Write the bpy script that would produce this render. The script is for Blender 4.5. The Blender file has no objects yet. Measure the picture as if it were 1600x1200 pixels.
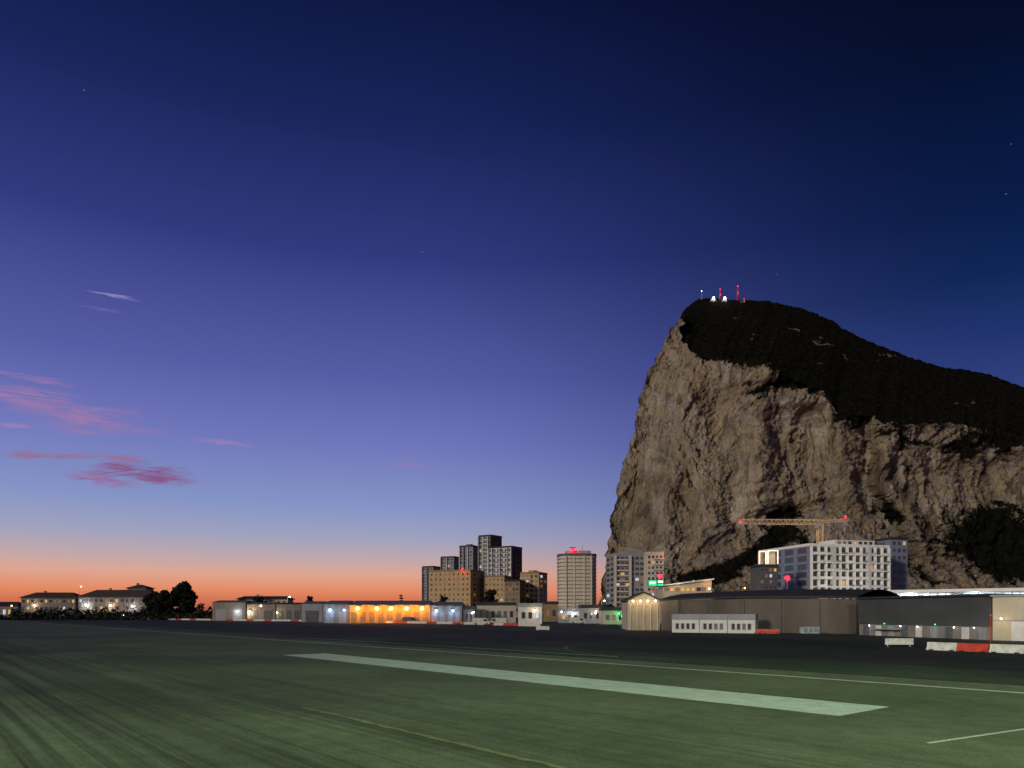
import bpy, math, random
from mathutils import Vector, noise
random.seed(7)
PI=math.pi
F=1155.0; HY=958.0; CZ=3.5
SC=bpy.context.scene; COL=SC.collection
def W(px,py,d): return Vector(((px-800)/F*d,d,CZ+(HY-py)/F*d))
def G(px,py):
    d=CZ*F/(py-HY); return Vector(((px-800)/F*d,d,0))
def GX(px,d): return Vector(((px-800)/F*d,d,0))
def HT(py,d): return CZ+(HY-py)/F*d
def lin(r,g,b):
    f=lambda c:(c/255/12.92) if c/255<=0.04045 else ((c/255+0.055)/1.055)**2.4
    return (f(r),f(g),f(b),1)
def interp(pts,x):
    if x<=pts[0][0]: return pts[0][1]
    for (a,b),(c,d) in zip(pts,pts[1:]):
        if x<=c:
            t=(x-a)/(c-a); return b+(d-b)*t
    return pts[-1][1]
# ---------------------------------------------------------------- materials
MATS={}
def mat(name,col,rough=0.8,var=0.25,scale=0.5,bump=0.1,bscale=4,metal=0,spec=0.3,streak=1.0,wave=None):
    m=bpy.data.materials.new(name); m.use_nodes=True; n=m.node_tree.nodes; l=m.node_tree.links
    b=n['Principled BSDF']; b.inputs['Roughness'].default_value=rough; b.inputs['Metallic'].default_value=metal
    b.inputs['Specular IOR Level'].default_value=spec
    tc=n.new('ShaderNodeTexCoord'); mp=n.new('ShaderNodeMapping'); mp.inputs['Scale'].default_value=(1,1,streak)
    l.new(tc.outputs['Object'],mp.inputs['Vector'])
    t=n.new('ShaderNodeTexNoise'); t.inputs['Scale'].default_value=scale; t.inputs['Detail'].default_value=5
    t.inputs['Roughness'].default_value=.65
    l.new(mp.outputs[0],t.inputs['Vector'])
    r=n.new('ShaderNodeValToRGB'); c=list(col[:3])
    r.color_ramp.elements[0].position=.3; r.color_ramp.elements[1].position=.72
    r.color_ramp.elements[0].color=[x*(1-var) for x in c]+[1]; r.color_ramp.elements[1].color=[min(1,x*(1+var)) for x in c]+[1]
    l.new(t.outputs[0],r.inputs[0]); l.new(r.outputs[0],b.inputs['Base Color'])
    if bump or wave:
        bp=n.new('ShaderNodeBump'); bp.inputs['Strength'].default_value=bump if not wave else .8
        if wave:
            w=n.new('ShaderNodeTexWave'); w.inputs['Scale'].default_value=wave; w.inputs['Distortion'].default_value=0
            l.new(tc.outputs['Object'],w.inputs['Vector']); l.new(w.outputs['Fac'],bp.inputs['Height']); bp.inputs['Distance'].default_value=.15
        else:
            t2=n.new('ShaderNodeTexNoise'); t2.inputs['Scale'].default_value=bscale; t2.inputs['Detail'].default_value=4
            l.new(tc.outputs['Object'],t2.inputs['Vector']); l.new(t2.outputs[0],bp.inputs['Height']); bp.inputs['Distance'].default_value=.1
        l.new(bp.outputs[0],b.inputs['Normal'])
    MATS[name]=m; return m
def emat(name,col,st):
    m=bpy.data.materials.new(name); m.use_nodes=True; n=m.node_tree.nodes; l=m.node_tree.links
    b=n['Principled BSDF']; b.inputs['Base Color'].default_value=(.05,.05,.05,1)
    b.inputs['Emission Color'].default_value=col; b.inputs['Emission Strength'].default_value=st
    t=n.new('ShaderNodeTexNoise'); t.inputs['Scale'].default_value=.9
    tc=n.new('ShaderNodeTexCoord'); l.new(tc.outputs['Object'],t.inputs['Vector'])
    r=n.new('ShaderNodeMapRange'); r.inputs['To Min'].default_value=st*.6; r.inputs['To Max'].default_value=st*1.3
    l.new(t.outputs[0],r.inputs['Value']); l.new(r.outputs[0],b.inputs['Emission Strength'])
    MATS[name]=m; return m
white=mat('white_render',(.55,.55,.53),var=.18); whiteb=mat('bright_white_render',(.8,.8,.76),var=.1); cream=mat('cream_render',(.52,.46,.35),var=.18,streak=.4)
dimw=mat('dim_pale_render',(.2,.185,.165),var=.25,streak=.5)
beige=mat('beige_render',(.42,.37,.28),var=.15,streak=.4); pale=mat('pale_beige_render',(.56,.51,.41),var=.12,streak=.4)
brown=mat('brown_render',(.46,.33,.17),var=.25,streak=.4); brown2=mat('dim_brown_render',(.27,.19,.1),var=.2)
greyc=mat('grey_concrete',(.26,.265,.28),var=.2,streak=.4); dgrey=mat('dark_grey_concrete',(.09,.1,.11),var=.2)
bluegrey=mat('blue_grey_panel',(.18,.23,.31),var=.15); darkred=mat('dark_red_brown_panel',(.1,.055,.055),var=.2)
roofd=mat('dark_roof',(.03,.03,.035),var=.3); roofb=mat('blue_grey_roof',(.11,.13,.17),var=.25)
rooft=mat('clay_tile_roof',(.07,.055,.05),var=.3)
corr=mat('dark_corrugated_steel',(.085,.09,.095),rough=.5,wave=3.0,var=.3,scale=.15)
corrb=mat('brown_corrugated_steel',(.17,.145,.12),rough=.5,wave=3.0,var=.45,scale=.12,streak=.3)
beigedoor=mat('beige_steel_door',(.5,.42,.3),wave=2.0,var=.15)
owall=mat('orange_brown_render',(.5,.3,.12),var=.3)
steel=mat('grey_steel',(.3,.3,.3),rough=.5,var=.1,bump=0); yel=mat('crane_paint',(.7,.52,.3),rough=.5,bump=0)
black=mat('dark_metal',(.02,.02,.02),rough=.5,bump=0); redp=mat('red_plastic',(.42,.05,.03),rough=.5,var=.4,scale=2)
whitep=mat('white_plastic',(.5,.5,.45),rough=.5,var=.35,scale=2)
glass=mat('dark_glass',(.03,.035,.045),rough=.12,spec=.6,var=.3,bump=0); glassb=mat('blue_glass',(.06,.09,.12),rough=.3,spec=.5,bump=0)
frm=mat('window_frame_paint',(.2,.2,.2),bump=0); tyre=mat('tyre_rubber',(.02,.02,.02),bump=0)
bark=mat('bark',(.05,.035,.025)); foliage=mat('dark_foliage',(.015,.019,.011),var=.5,scale=1.2,bump=0)
foliage2=mat('olive_foliage',(.03,.034,.018),var=.5,scale=1.2,bump=0)
litw=emat('warm_lit_window',lin(255,196,110),.7); litd=emat('dim_lit_window',lin(255,160,80),.2); litc=emat('cool_lit_window',lin(225,235,255),.75)
e_or=emat('orange_lamp_glow',(1,.42,.08,1),40); e_wh=emat('white_lamp_glow',(.9,.95,1,1),20); e_wm=emat('warm_lamp_glow',(1,.72,.4,1),16)
e_rd=emat('red_lamp_glow',(1,.01,.03,1),5); e_gr=emat('green_lamp_glow',(.05,1,.3,1),6); e_bl=emat('blue_white_lamp_glow',(.4,.65,1,1),16)
e_strip=emat('white_strip_light',(.75,.88,1,1),3.2); e_frame=emat('floodlit_frame_glow',(1,.8,.62,1),1.7); e_sign=emat('green_sign_face',(.02,.8,.25,1),1.2); e_signw=emat('white_sign_face',(.9,1,.95,1),1.6)
# ---------------------------------------------------------------- mesh builder
class MB:
    def __init__(s): s.v=[]; s.f=[]
    def box(s,x0,x1,y0,y1,z0,z1):
        b=len(s.v); s.v+=[(x0,y0,z0),(x1,y0,z0),(x1,y1,z0),(x0,y1,z0),(x0,y0,z1),(x1,y0,z1),(x1,y1,z1),(x0,y1,z1)]
        s.f+=[(b+3,b+2,b+1,b),(b+4,b+5,b+6,b+7),(b,b+1,b+5,b+4),(b+1,b+2,b+6,b+5),(b+2,b+3,b+7,b+6),(b+3,b,b+4,b+7)]; return s
    def poly(s,pts):
        b=len(s.v); s.v+=[tuple(p) for p in pts]; s.f.append(tuple(range(b,b+len(pts)))); return s
    def prism(s,pts,y0,y1):
        b=len(s.v); n=len(pts)
        s.v+=[(x,y0,z) for x,z in pts]+[(x,y1,z) for x,z in pts]
        s.f.append(tuple(range(b,b+n))); s.f.append(tuple(range(b+2*n-1,b+n-1,-1)))
        for i in range(n):
            j=(i+1)%n; s.f.append((b+j,b+i,b+n+i,b+n+j))
        return s
    def tube(s,p,q,r0,r1=None,n=6):
        r1=r0 if r1 is None else r1; p=Vector(p); q=Vector(q); d=(q-p).normalized()
        a=d.orthogonal().normalized(); c=d.cross(a); b=len(s.v)
        for o,r in ((p,r0),(q,r1)):
            for i in range(n):
                t=2*PI*i/n; s.v.append(tuple(o+a*math.cos(t)*r+c*math.sin(t)*r))
        for i in range(n):
            j=(i+1)%n; s.f.append((b+i,b+j,b+n+j,b+n+i))
        s.f.append(tuple(range(b+n-1,b-1,-1))); s.f.append(tuple(range(b+n,b+2*n))); return s
    def ball(s,c,r,n=8,m=5):
        b=len(s.v)
        for i in range(m+1):
            ph=PI*i/m
            for j in range(n):
                t=2*PI*j/n; s.v.append((c[0]+r*math.sin(ph)*math.cos(t),c[1]+r*math.sin(ph)*math.sin(t),c[2]+r*math.cos(ph)))
        for i in range(m):
            for j in range(n):
                k=(j+1)%n; s.f.append((b+i*n+j,b+(i+1)*n+j,b+(i+1)*n+k,b+i*n+k))
        return s
    def mesh(s,name,m):
        me=bpy.data.meshes.new(name); me.from_pydata(s.v,[],s.f); me.update()
        if m: me.materials.append(m)
        return me
    def build(s,name,m,parent=None,loc=(0,0,0),rz=0):
        o=bpy.data.objects.new(name,s.mesh(name,m)); COL.objects.link(o); o.parent=parent; o.location=loc; o.rotation_euler=(0,0,rz); return o
def tag(o,label,cat,group=None,kind=None):
    if label: o['label']=label
    if cat: o['category']=cat
    if group: o['group']=group
    if kind: o['kind']=kind
    return o
def thing(name,label,cat,loc=(0,0,0),rz=0,group=None):
    o=bpy.data.objects.new(name,None); COL.objects.link(o); o.location=loc; o.rotation_euler=(0,0,rz); o.empty_display_size=.5
    return tag(o,label,cat,group)
def copytree(o,parent=None):
    c=o.copy(); COL.objects.link(c); c.parent=parent
    for ch in list(o.children): copytree(ch,c)
    return c
def frame2(A,B):
    A=Vector(A);B=Vector(B); d=B-A; return (A+B)/2, math.atan2(d.y,d.x), d.length
def light(parent,loc,col,power,r=.3,spot=None,name='lamp_light'):
    L=bpy.data.lights.new(name,'POINT'); L.energy=power; L.color=col[:3]; L.shadow_soft_size=r
    o=bpy.data.objects.new(name,L); COL.objects.link(o); o.parent=parent; o.location=loc; return o
LC={'or':(1,.27,.02),'wh':(.9,.95,1),'wm':(1,.72,.4),'rd':(1,.02,.03),'gr':(.05,1,.3),'bl':(.35,.6,1)}
LM={'or':e_or,'wh':e_wh,'wm':e_wm,'rd':e_rd,'gr':e_gr,'bl':e_bl}
def lamp(parent,loc,kind,r,power=0,name='wall_lamp'):
    x,y,z=loc
    h=MB().box(-r*1.1,r*1.1,-r*.4,r*1.4,r*.9,r*1.3).box(-r*.25,r*.25,r*.9,r*1.8,-r,r*.8).build(name,black,parent,loc)
    MB().ball((0,0,0),r).build('bulb',LM[kind],h)
    if power: light(parent,(x,y-max(1.2,r*2),z-.3),LC[kind],power)
    return h
# ---------------------------------------------------------------- windows & blocks
WC={}
def winmesh(w,h,fm):
    k=('f',round(w,2),round(h,2),fm.name)
    if k not in WC:
        t=max(.08,min(w,h)*.07); m=MB()
        m.box(-w/2-t,w/2+t,-.12,.02,-h/2-t,-h/2).box(-w/2-t,w/2+t,-.12,.02,h/2,h/2+t)
        m.box(-w/2-t,-w/2,-.12,.02,-h/2,h/2).box(w/2,w/2+t,-.12,.02,-h/2,h/2)
        if w>1.4: m.box(-.05,.05,-.09,.01,-h/2,h/2)
        WC[k]=m.mesh('window_frame',fm)
    return WC[k]
def panemesh(w,h,pm):
    k=('p',round(w,2),round(h,2),pm.name)
    if k not in WC: WC[k]=MB().box(-w/2,w/2,-.04,-.005,-h/2,h/2).mesh('pane',pm)
    return WC[k]
def window(parent,x,y,z,w,h,rz=0,pm=None,fm=None,panes=True):
    o=bpy.data.objects.new('window',winmesh(w,h,fm or frm)); COL.objects.link(o); o.parent=parent; o.location=(x,y,z); o.rotation_euler=(0,0,rz)
    p=bpy.data.objects.new('pane',panemesh(w,h,pm or glass)); COL.objects.link(p); p.parent=o
    return o
def pick(lit,rnd=random):
    r=rnd.random()
    return litw if r<lit*.3 else litd if r<lit*.85 else litc if r<lit else (glassb if rnd.random()<.35 else glass)
def block(name,label,cat,A,B,h,depth,wall,floors=0,cols=0,scols=0,side=None,wf=.5,hf=.5,lit=.15,z0=0,roofm=None,over=.4,rooft_=.6,plant=True,piers=None,balc=None,group=None,sidem=None,fm=None):
    c,rz,w=frame2(A,B); t=thing(name,label,cat,c,rz,group)
    MB().box(-w/2,w/2,0,depth,-.3,h).build('wall',wall,t)
    rf=MB().box(-w/2-over,w/2+over,-over,depth+over,h+.003,h+rooft_)
    for a,b_,c_,d_ in ((-w/2-over,w/2+over,-over,-over+.3),(-w/2-over,w/2+over,depth+over-.3,depth+over),(-w/2-over,-w/2-over+.3,-over+.3,depth+over-.3),(w/2+over-.3,w/2+over,-over+.3,depth+over-.3)):
        rf.box(a,b_,c_,d_,h+rooft_+.003,h+rooft_+.9)
    ro=rf.build('roof',roofm or roofd,t)
    if plant:
        MB().box(-w*.2,w*.12,depth*.3,depth*.7,h+rooft_+.01,h+rooft_+2.6).box(w*.16,w*.3,depth*.4,depth*.6,h+rooft_+.01,h+rooft_+1.6).build('plant_room',greyc,ro)
        MB().tube((w*.22,depth*.5,h+rooft_+1.6),(w*.22,depth*.5,h+rooft_+5),.12).build('aerial',steel,ro)
    if sidem and side:
        x=w/2 if side=='R' else -w/2; s=1 if side=='R' else -1
        MB().box(min(x,x+s*.15)+(.003 if s>0 else 0),max(x,x+s*.15)-(.003 if s<0 else 0),.3,depth-.3,0,h-.3).build('side_panel',sidem,t)
    if piers:
        for u,pw_,pm in piers: MB().box(-w/2+w*u-pw_/2,-w/2+w*u+pw_/2,-1.7,-.13,0,h-.05).build('pilaster',pm,t)
    if floors:
        fh=(h-z0)/floors
        for i in range(floors):
            z=z0+fh*(i+.5)
            if cols:
                cw=(w-1)/cols
                for j in range(cols):
                    window(t,-w/2+.5+cw*(j+.5),0,z,cw*wf,fh*hf,0,pick(lit),fm)
            if scols:
                cw=(depth-1)/scols
                for j in range(scols):
                    if side=='R': window(t,w/2+(.15 if sidem else 0),.5+cw*(j+.5),z,cw*wf,fh*hf,PI/2,pick(lit),fm)
                    else: window(t,-w/2-(.15 if sidem else 0),.5+cw*(j+.5),z,cw*wf,fh*hf,-PI/2,pick(lit),fm)
            if balc:
                x0,x1,pm=balc; m=MB().box(-w/2+w*x0,-w/2+w*x1,-1.3,-.13,z-fh*.48,z-fh*.48+.2)
                m.box(-w/2+w*x0,-w/2+w*x1,-1.3,-1.22,z-fh*.48+.203,z-fh*.48+.95); m.build('balcony',pm,t)
    return t
def rot_pts(px0,px1,d,ang):
    A=GX(px0,d); t=math.tan(math.radians(ang)); k=(px1-800)/F
    s=(k*A.y-A.x)/(1-k*t); B=A+Vector((s,s*t,0)); return A,B
# ---------------------------------------------------------------- world
w=bpy.data.worlds.new('World'); SC.world=w; w.use_nodes=True; n=w.node_tree.nodes; l=w.node_tree.links
bg=n['Background']; tc=n.new('ShaderNodeTexCoord'); nv=n.new('ShaderNodeVectorMath'); nv.operation='NORMALIZE'
l.new(tc.outputs['Generated'],nv.inputs[0]); sx=n.new('ShaderNodeSeparateXYZ'); l.new(nv.outputs[0],sx.inputs[0])
def ramp(stops):
    r=n.new('ShaderNodeValToRGB'); cr=r.color_ramp
    while len(cr.elements)<len(stops): cr.elements.new(0.5)
    for e,(p,c) in zip(cr.elements,stops): e.position=p; e.color=lin(*c)
    l.new(sx.outputs['Z'],r.inputs[0]); return r
ra=ramp([(0,(164,86,70)),(.014,(206,110,80)),(.03,(228,140,100)),(.05,(222,166,144)),(.072,(190,168,172)),(.10,(158,162,190)),(.14,(133,148,198)),(.22,(111,118,186)),(.30,(87,93,164)),(.43,(50,58,126)),(.55,(25,36,90)),(.645,(12,22,62)),(.8,(8,14,44))])
rb=ramp([(0,(140,84,84)),(.03,(196,132,120)),(.08,(142,126,152)),(.14,(86,98,154)),(.22,(54,70,134)),(.30,(34,52,112)),(.36,(16,38,86)),(.43,(9,27,70)),(.55,(5,15,44)),(.645,(3,7,25)),(.8,(2,5,20))])
dv=n.new('ShaderNodeVectorMath'); dv.operation='MULTIPLY'; dv.inputs[1].default_value=(1,1,0); l.new(nv.outputs[0],dv.inputs[0])
dn=n.new('ShaderNodeVectorMath'); dn.operation='NORMALIZE'; l.new(dv.outputs[0],dn.inputs[0]); s2=n.new('ShaderNodeSeparateXYZ'); l.new(dn.outputs[0],s2.inputs[0])
mr=n.new('ShaderNodeMapRange'); mr.interpolation_type='SMOOTHSTEP'; mr.inputs['From Min'].default_value=-.18; mr.inputs['From Max'].default_value=.58; l.new(s2.outputs['X'],mr.inputs['Value'])
mx=n.new('ShaderNodeMix'); mx.data_type='RGBA'; l.new(mr.outputs[0],mx.inputs['Factor']); l.new(ra.outputs[0],mx.inputs['A']); l.new(rb.outputs[0],mx.inputs['B'])
last=mx.outputs['Result']
for (px,py,st,r) in ((131,141,.22,.0005),(660,394,.2,.0005),(1572,303,.2,.0005),(1580,225,.14,.0005),(1214,428,.1,.0005)):
    v=Vector(((px-800)/F,1,(HY-py)/F)).normalized()
    ds=n.new('ShaderNodeVectorMath'); ds.operation='DISTANCE'; ds.inputs[1].default_value=v; l.new(nv.outputs[0],ds.inputs[0])
    lt=n.new('ShaderNodeMath'); lt.operation='LESS_THAN'; lt.inputs[1].default_value=r; l.new(ds.outputs['Value'],lt.inputs[0])
    a=n.new('ShaderNodeMix'); a.data_type='RGBA'; a.blend_type='ADD'; l.new(lt.outputs[0],a.inputs['Factor']); l.new(last,a.inputs['A']); a.inputs['B'].default_value=(st,st,st,1); last=a.outputs['Result']
l.new(last,bg.inputs['Color']); bg.inputs['Strength'].default_value=1
# ---------------------------------------------------------------- camera + sun
cam=bpy.data.cameras.new('camera'); co=bpy.data.objects.new('camera',cam); COL.objects.link(co); SC.camera=co
co.location=(0,0,CZ); co.rotation_euler=(PI/2,0,0); cam.sensor_width=36; cam.lens=F/1600*36; cam.shift_y=(HY-600)/1600; cam.clip_end=40000; cam.clip_start=.5
S=bpy.data.lights.new('floodlight_sun','SUN'); S.energy=1.6; S.angle=math.radians(6); S.color=(1,.88,.70)  # directional lamp standing in for the floodlights on the rock
so=bpy.data.objects.new('floodlight_sun',S); COL.objects.link(so)
so.rotation_euler=Vector((.66,.72,-.26)).to_track_quat('-Z','Y').to_euler()
SC.view_settings.view_transform='Standard'; SC.view_settings.look='None'; SC.view_settings.exposure=0
fl=light(None,(30,-22,38),(.86,1,.72),195000,1.5,name='apron_floodlight')
# ---------------------------------------------------------------- ground
def asphalt(name,col,skid=0,var=.3,rough=.85):
    m=bpy.data.materials.new(name); m.use_nodes=True; n=m.node_tree.nodes; l=m.node_tree.links; b=n['Principled BSDF']
    b.inputs['Roughness'].default_value=rough; b.inputs['Specular IOR Level'].default_value=.12
    tc=n.new('ShaderNodeTexCoord')
    def N(sc,vec=(1,1,1),det=6,ro=.6,rot=0):
        mp=n.new('ShaderNodeMapping'); mp.inputs['Scale'].default_value=vec; mp.inputs['Rotation'].default_value=(0,0,rot); l.new(tc.outputs['Object'],mp.inputs[0])
        t=n.new('ShaderNodeTexNoise'); t.inputs['Scale'].default_value=sc; t.inputs['Detail'].default_value=det; t.inputs['Roughness'].default_value=ro; l.new(mp.outputs[0],t.inputs['Vector']); return t.outputs[0]
    def MR(v,a,b_,c,d):
        r=n.new('ShaderNodeMapRange'); r.inputs[1].default_value=a; r.inputs[2].default_value=b_; r.inputs[3].default_value=c; r.inputs[4].default_value=d; l.new(v,r.inputs[0]); return r.outputs[0]
    def MUL(a,b_):
        r=n.new('ShaderNodeMath'); r.operation='MULTIPLY'; l.new(a,r.inputs[0]); l.new(b_,r.inputs[1]); return r.outputs[0]
    f=MUL(MR(N(.06),.35,.65,1-var,1+var),MR(N(11,det=4),.3,.7,.72,1.28))
    f=MUL(f,MR(N(1.3),.3,.7,.82,1.18))
    if skid:
        sp=n.new('ShaderNodeSeparateXYZ'); l.new(tc.outputs['Object'],sp.inputs[0])
        msk=MR(sp.outputs['Y'],-26,-4,.1,1)
        s1=MR(N(.2,(.03,1,1),4,.55),.44,.60,1-skid*.6,1.0); s2=MR(N(1.1,(.012,1,1),5,.7),.38,.52,1-skid,1.0); s4=MR(N(3.2,(.006,1,1),3,.6,.012),.38,.5,1-skid*.7,1.0)
        s3=MUL(MUL(s1,s2),s4); mm=n.new('ShaderNodeMix'); mm.data_type='FLOAT'; l.new(msk,mm.inputs[0]); mm.inputs[2].default_value=1.0; l.new(s3,mm.inputs[3])
        f=MUL(f,mm.outputs[0])
    r=n.new('ShaderNodeVectorMath'); r.operation='SCALE'; r.inputs[0].default_value=col; l.new(f,r.inputs['Scale']); l.new(r.outputs[0],b.inputs['Base Color'])
    bp=n.new('ShaderNodeBump'); bp.inputs['Strength'].default_value=.45; bp.inputs['Distance'].default_value=.02; l.new(N(9,det=5),bp.inputs['Height']); l.new(bp.outputs[0],b.inputs['Normal'])
    return m
ga=asphalt('old_asphalt',(.04,.045,.04)); ra_=asphalt('runway_asphalt',(.088,.116,.062),.5,rough=.85); gv=asphalt('dark_verge',(.028,.042,.024),var=.5)  # runway's green cast is greenish ground light put into the base colour
wp=asphalt('worn_white_paint',(.38,.47,.38),.0,.14); wp2=asphalt('thin_white_paint',(.36,.39,.30),.0,.15); yp=asphalt('faded_yellow_paint',(.12,.14,.06),.0,.3)
dk=asphalt('dark_taxiway_asphalt',(.024,.027,.024),.2)
o=MB().poly([(-9000,-400,0),(9000,-400,0),(9000,12000,0),(-9000,12000,0)]).build('ground',ga); tag(o,'dark open airfield ground stretching to the horizon','ground',kind='structure')
RA=math.atan2(.77,-.638)
def sheet(name,R0,R1,P0,P1,z,m,label,cat,kind='structure'):
    o=MB().poly([(R0,-P1,0),(R1,-P1,0),(R1,-P0,0),(R0,-P0,0)]).build(name,m,None,(0,0,z),RA); return tag(o,label,cat,kind=kind)
sheet('runway',-260,1100,-90,41.5,.01,ra_,'wide asphalt runway coloured as if under green floodlight, with dark tyre streaks','runway')
sheet('grass_verge',-200,900,41.8,52,.012,gv,'dark verge strip beyond the thin edge line','verge')
sheet('taxiway',-200,700,52.3,92,.011,dk,'very dark asphalt taxiway in front of the hangars','taxiway')
def ragged(name,R0,R1,P0,P1,z,m,label,cat,jit=.03,step=.6):
    k=max(2,int((R1-R0)/step)); v=[];f=[]
    for i in range(k+1):
        R=R0+(R1-R0)*i/k; v+=[(R,-P0+random.uniform(-jit,jit),0),(R,-P1+random.uniform(-jit,jit),0)]
    for i in range(k): f.append((2*i,2*i+1,2*i+3,2*i+2))
    mb=MB(); mb.v=v; mb.f=f
    return tag(mb.build(name,m,None,(0,0,z),RA),label,cat,kind='structure')
ragged('wide_runway_marking',12.2,59.5,24.5,28.3,.018,wp,'wide pale painted bar running diagonally along the runway','road marking')
ragged('runway_edge_line',-60,300,37.5,38.0,.018,wp2,'thin pale edge line along the far side of the runway','road marking')
ragged('faded_yellow_line',-20,26,11.4,11.6,.018,yp,'faint yellow line across the near runway surface','road marking',.07,.35)
ragged('far_edge_line',40,420,44,44.3,.018,wp2,'far thin pale line near the taxiway','road marking')
def ribbon(name,pts,wd,z,m,label,cat):
    mb=MB(); k=len(pts)
    for i,p in enumerate(pts):
        a=pts[max(0,i-1)]; b=pts[min(k-1,i+1)]; d=(b-a).normalized(); q=Vector((-d.y,d.x,0))*wd/2
        mb.v+=[tuple(p+q),tuple(p-q)]
    for i in range(k-1): mb.f.append((2*i,2*i+1,2*i+3,2*i+2))
    return tag(mb.build(name,m,None,(0,0,z)),label,cat,kind='structure')
ribbon('cross_line',[G(1450,1162),G(1525,1151),G(1600,1140),G(1700,1125)],.14,.018,wp2,'short thin pale line in the near right corner of the runway','road marking')
cp=[G(x,y) for x,y in ((1040,1029),(1010,1027),(950,1024),(905,1020),(888,1016),(884,1012),(892,1009),(930,1007),(1000,1006.5),(1120,1006.5))]
sm=[]
for i in range(len(cp)-1):
    p0=cp[max(0,i-1)];p1=cp[i];p2=cp[i+1];p3=cp[min(len(cp)-1,i+2)]
    for k in range(6):
        t=k/6; sm.append(.5*((2*p1)+(p2-p0)*t+(2*p0-5*p1+4*p2-p3)*t*t+(3*p1-p0-3*p2+p3)*t**3))
ribbon('curved_taxiway_line',sm,.28,.02,yp,'thin faint line curling back on itself at the taxiway mouth','road marking')
# ---------------------------------------------------------------- the rock
PXR=1800.0
prof=[(478,1071),(488,1067),(497,1062),(506,1060),(512,1047),(524,1044),(535,1036),(548,1033),(562,1022),(572,1020),(578,1013),(600,1006),(612,1003),(622,999),(640,996),(652,992),(668,991),(690,984),(706,981),(722,974),(750,969),(768,962),(790,960),(810,956),(850,950),(890,945),(935,940),(965,934)]
yb=[(1060,496),(1070,500),(1078,514),(1092,538),(1110,550),(1150,556),(1180,561),(1215,563),(1240,568),(1262,580),(1280,596),(1300,602),(1325,612),(1345,640),(1370,650),(1400,652),(1440,664),(1500,660),(1560,670),(1600,674),(1800,720)]
yr=[(1060,490),(1070,478),(1082,469),(1110,467),(1150,470),(1190,471),(1230,479),(1270,490),(1300,502),(1350,525),(1400,545),(1450,562),(1490,575),(1530,579),(1560,586),(1600,601),(1700,640),(1800,690)]
def G2(px,py,cx,cy,rx,ry,ang=0):
    dx=px-cx; dy=py-cy; c=math.cos(math.radians(ang)); s=math.sin(math.radians(ang))
    u=(dx*c+dy*s)/rx; v=(-dx*s+dy*c)/ry; return math.exp(-(u*u+v*v))
blobs=[(1215,603,48,9,-6,.85),(1165,612,22,6,0,.7),(1338,640,10,35,-12,.8),(1225,812,52,16,-12,1.0),(1385,808,30,22,25,.9),(1545,835,70,42,8,1.5),(1600,875,90,46,0,1.4),(1150,880,70,16,-26,1.0),(1200,850,40,14,-20,.8),(1440,905,30,18,30,.8),(1300,870,90,24,0,1.0),(1510,708,20,18,0,.7),(1572,700,16,14,20,.6),(1420,740,22,8,35,.6),(1300,745,12,40,-8,.35),(1110,562,24,8,20,.6),(1090,905,60,14,0,.7),(1190,700,7,34,15,.3),(1455,695,60,10,6,.6),(1135,830,20,12,-30,.4),(1355,735,9,36,-10,.5)]  # scrub patches; those over the cave hollows put shade into the colour
hollow=[(1255,700,46,58,0,38),(1215,605,60,14,-6,20),(1225,812,60,24,-10,36),(1385,805,42,32,20,30),(1150,790,30,42,10,12),(1540,760,50,50,0,20),(1120,650,16,60,4,14),(1350,700,16,80,-4,26),(1450,760,22,50,6,18),(1080,760,14,70,6,12),(1290,640,12,40,0,8)]
ridgeb=[(1420,800,24,95,-28,26),(1308,670,18,75,-6,18),(1188,690,18,85,6,18),(1250,628,46,12,0,14),(1060,700,24,160,8,14),(1450,840,22,80,-30,28),(1390,700,20,55,8,14),(1530,700,20,60,-5,14)]
patch=[(1240,518,32,10,10),(1290,535,28,12,20),(1380,556,30,12,25),(1330,560,22,9,10),(1450,600,26,8,20),(1200,535,30,8,5),(1150,500,20,6,0),(1270,570,30,8,10),(1500,630,30,8,10)]
NS=580; NF=360; NSL=110; NB=12
V=[];veg_shade=[];crk=[];Fc=[]
fr=noise.fractal; rm=noise.ridged_multi_fractal
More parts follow.
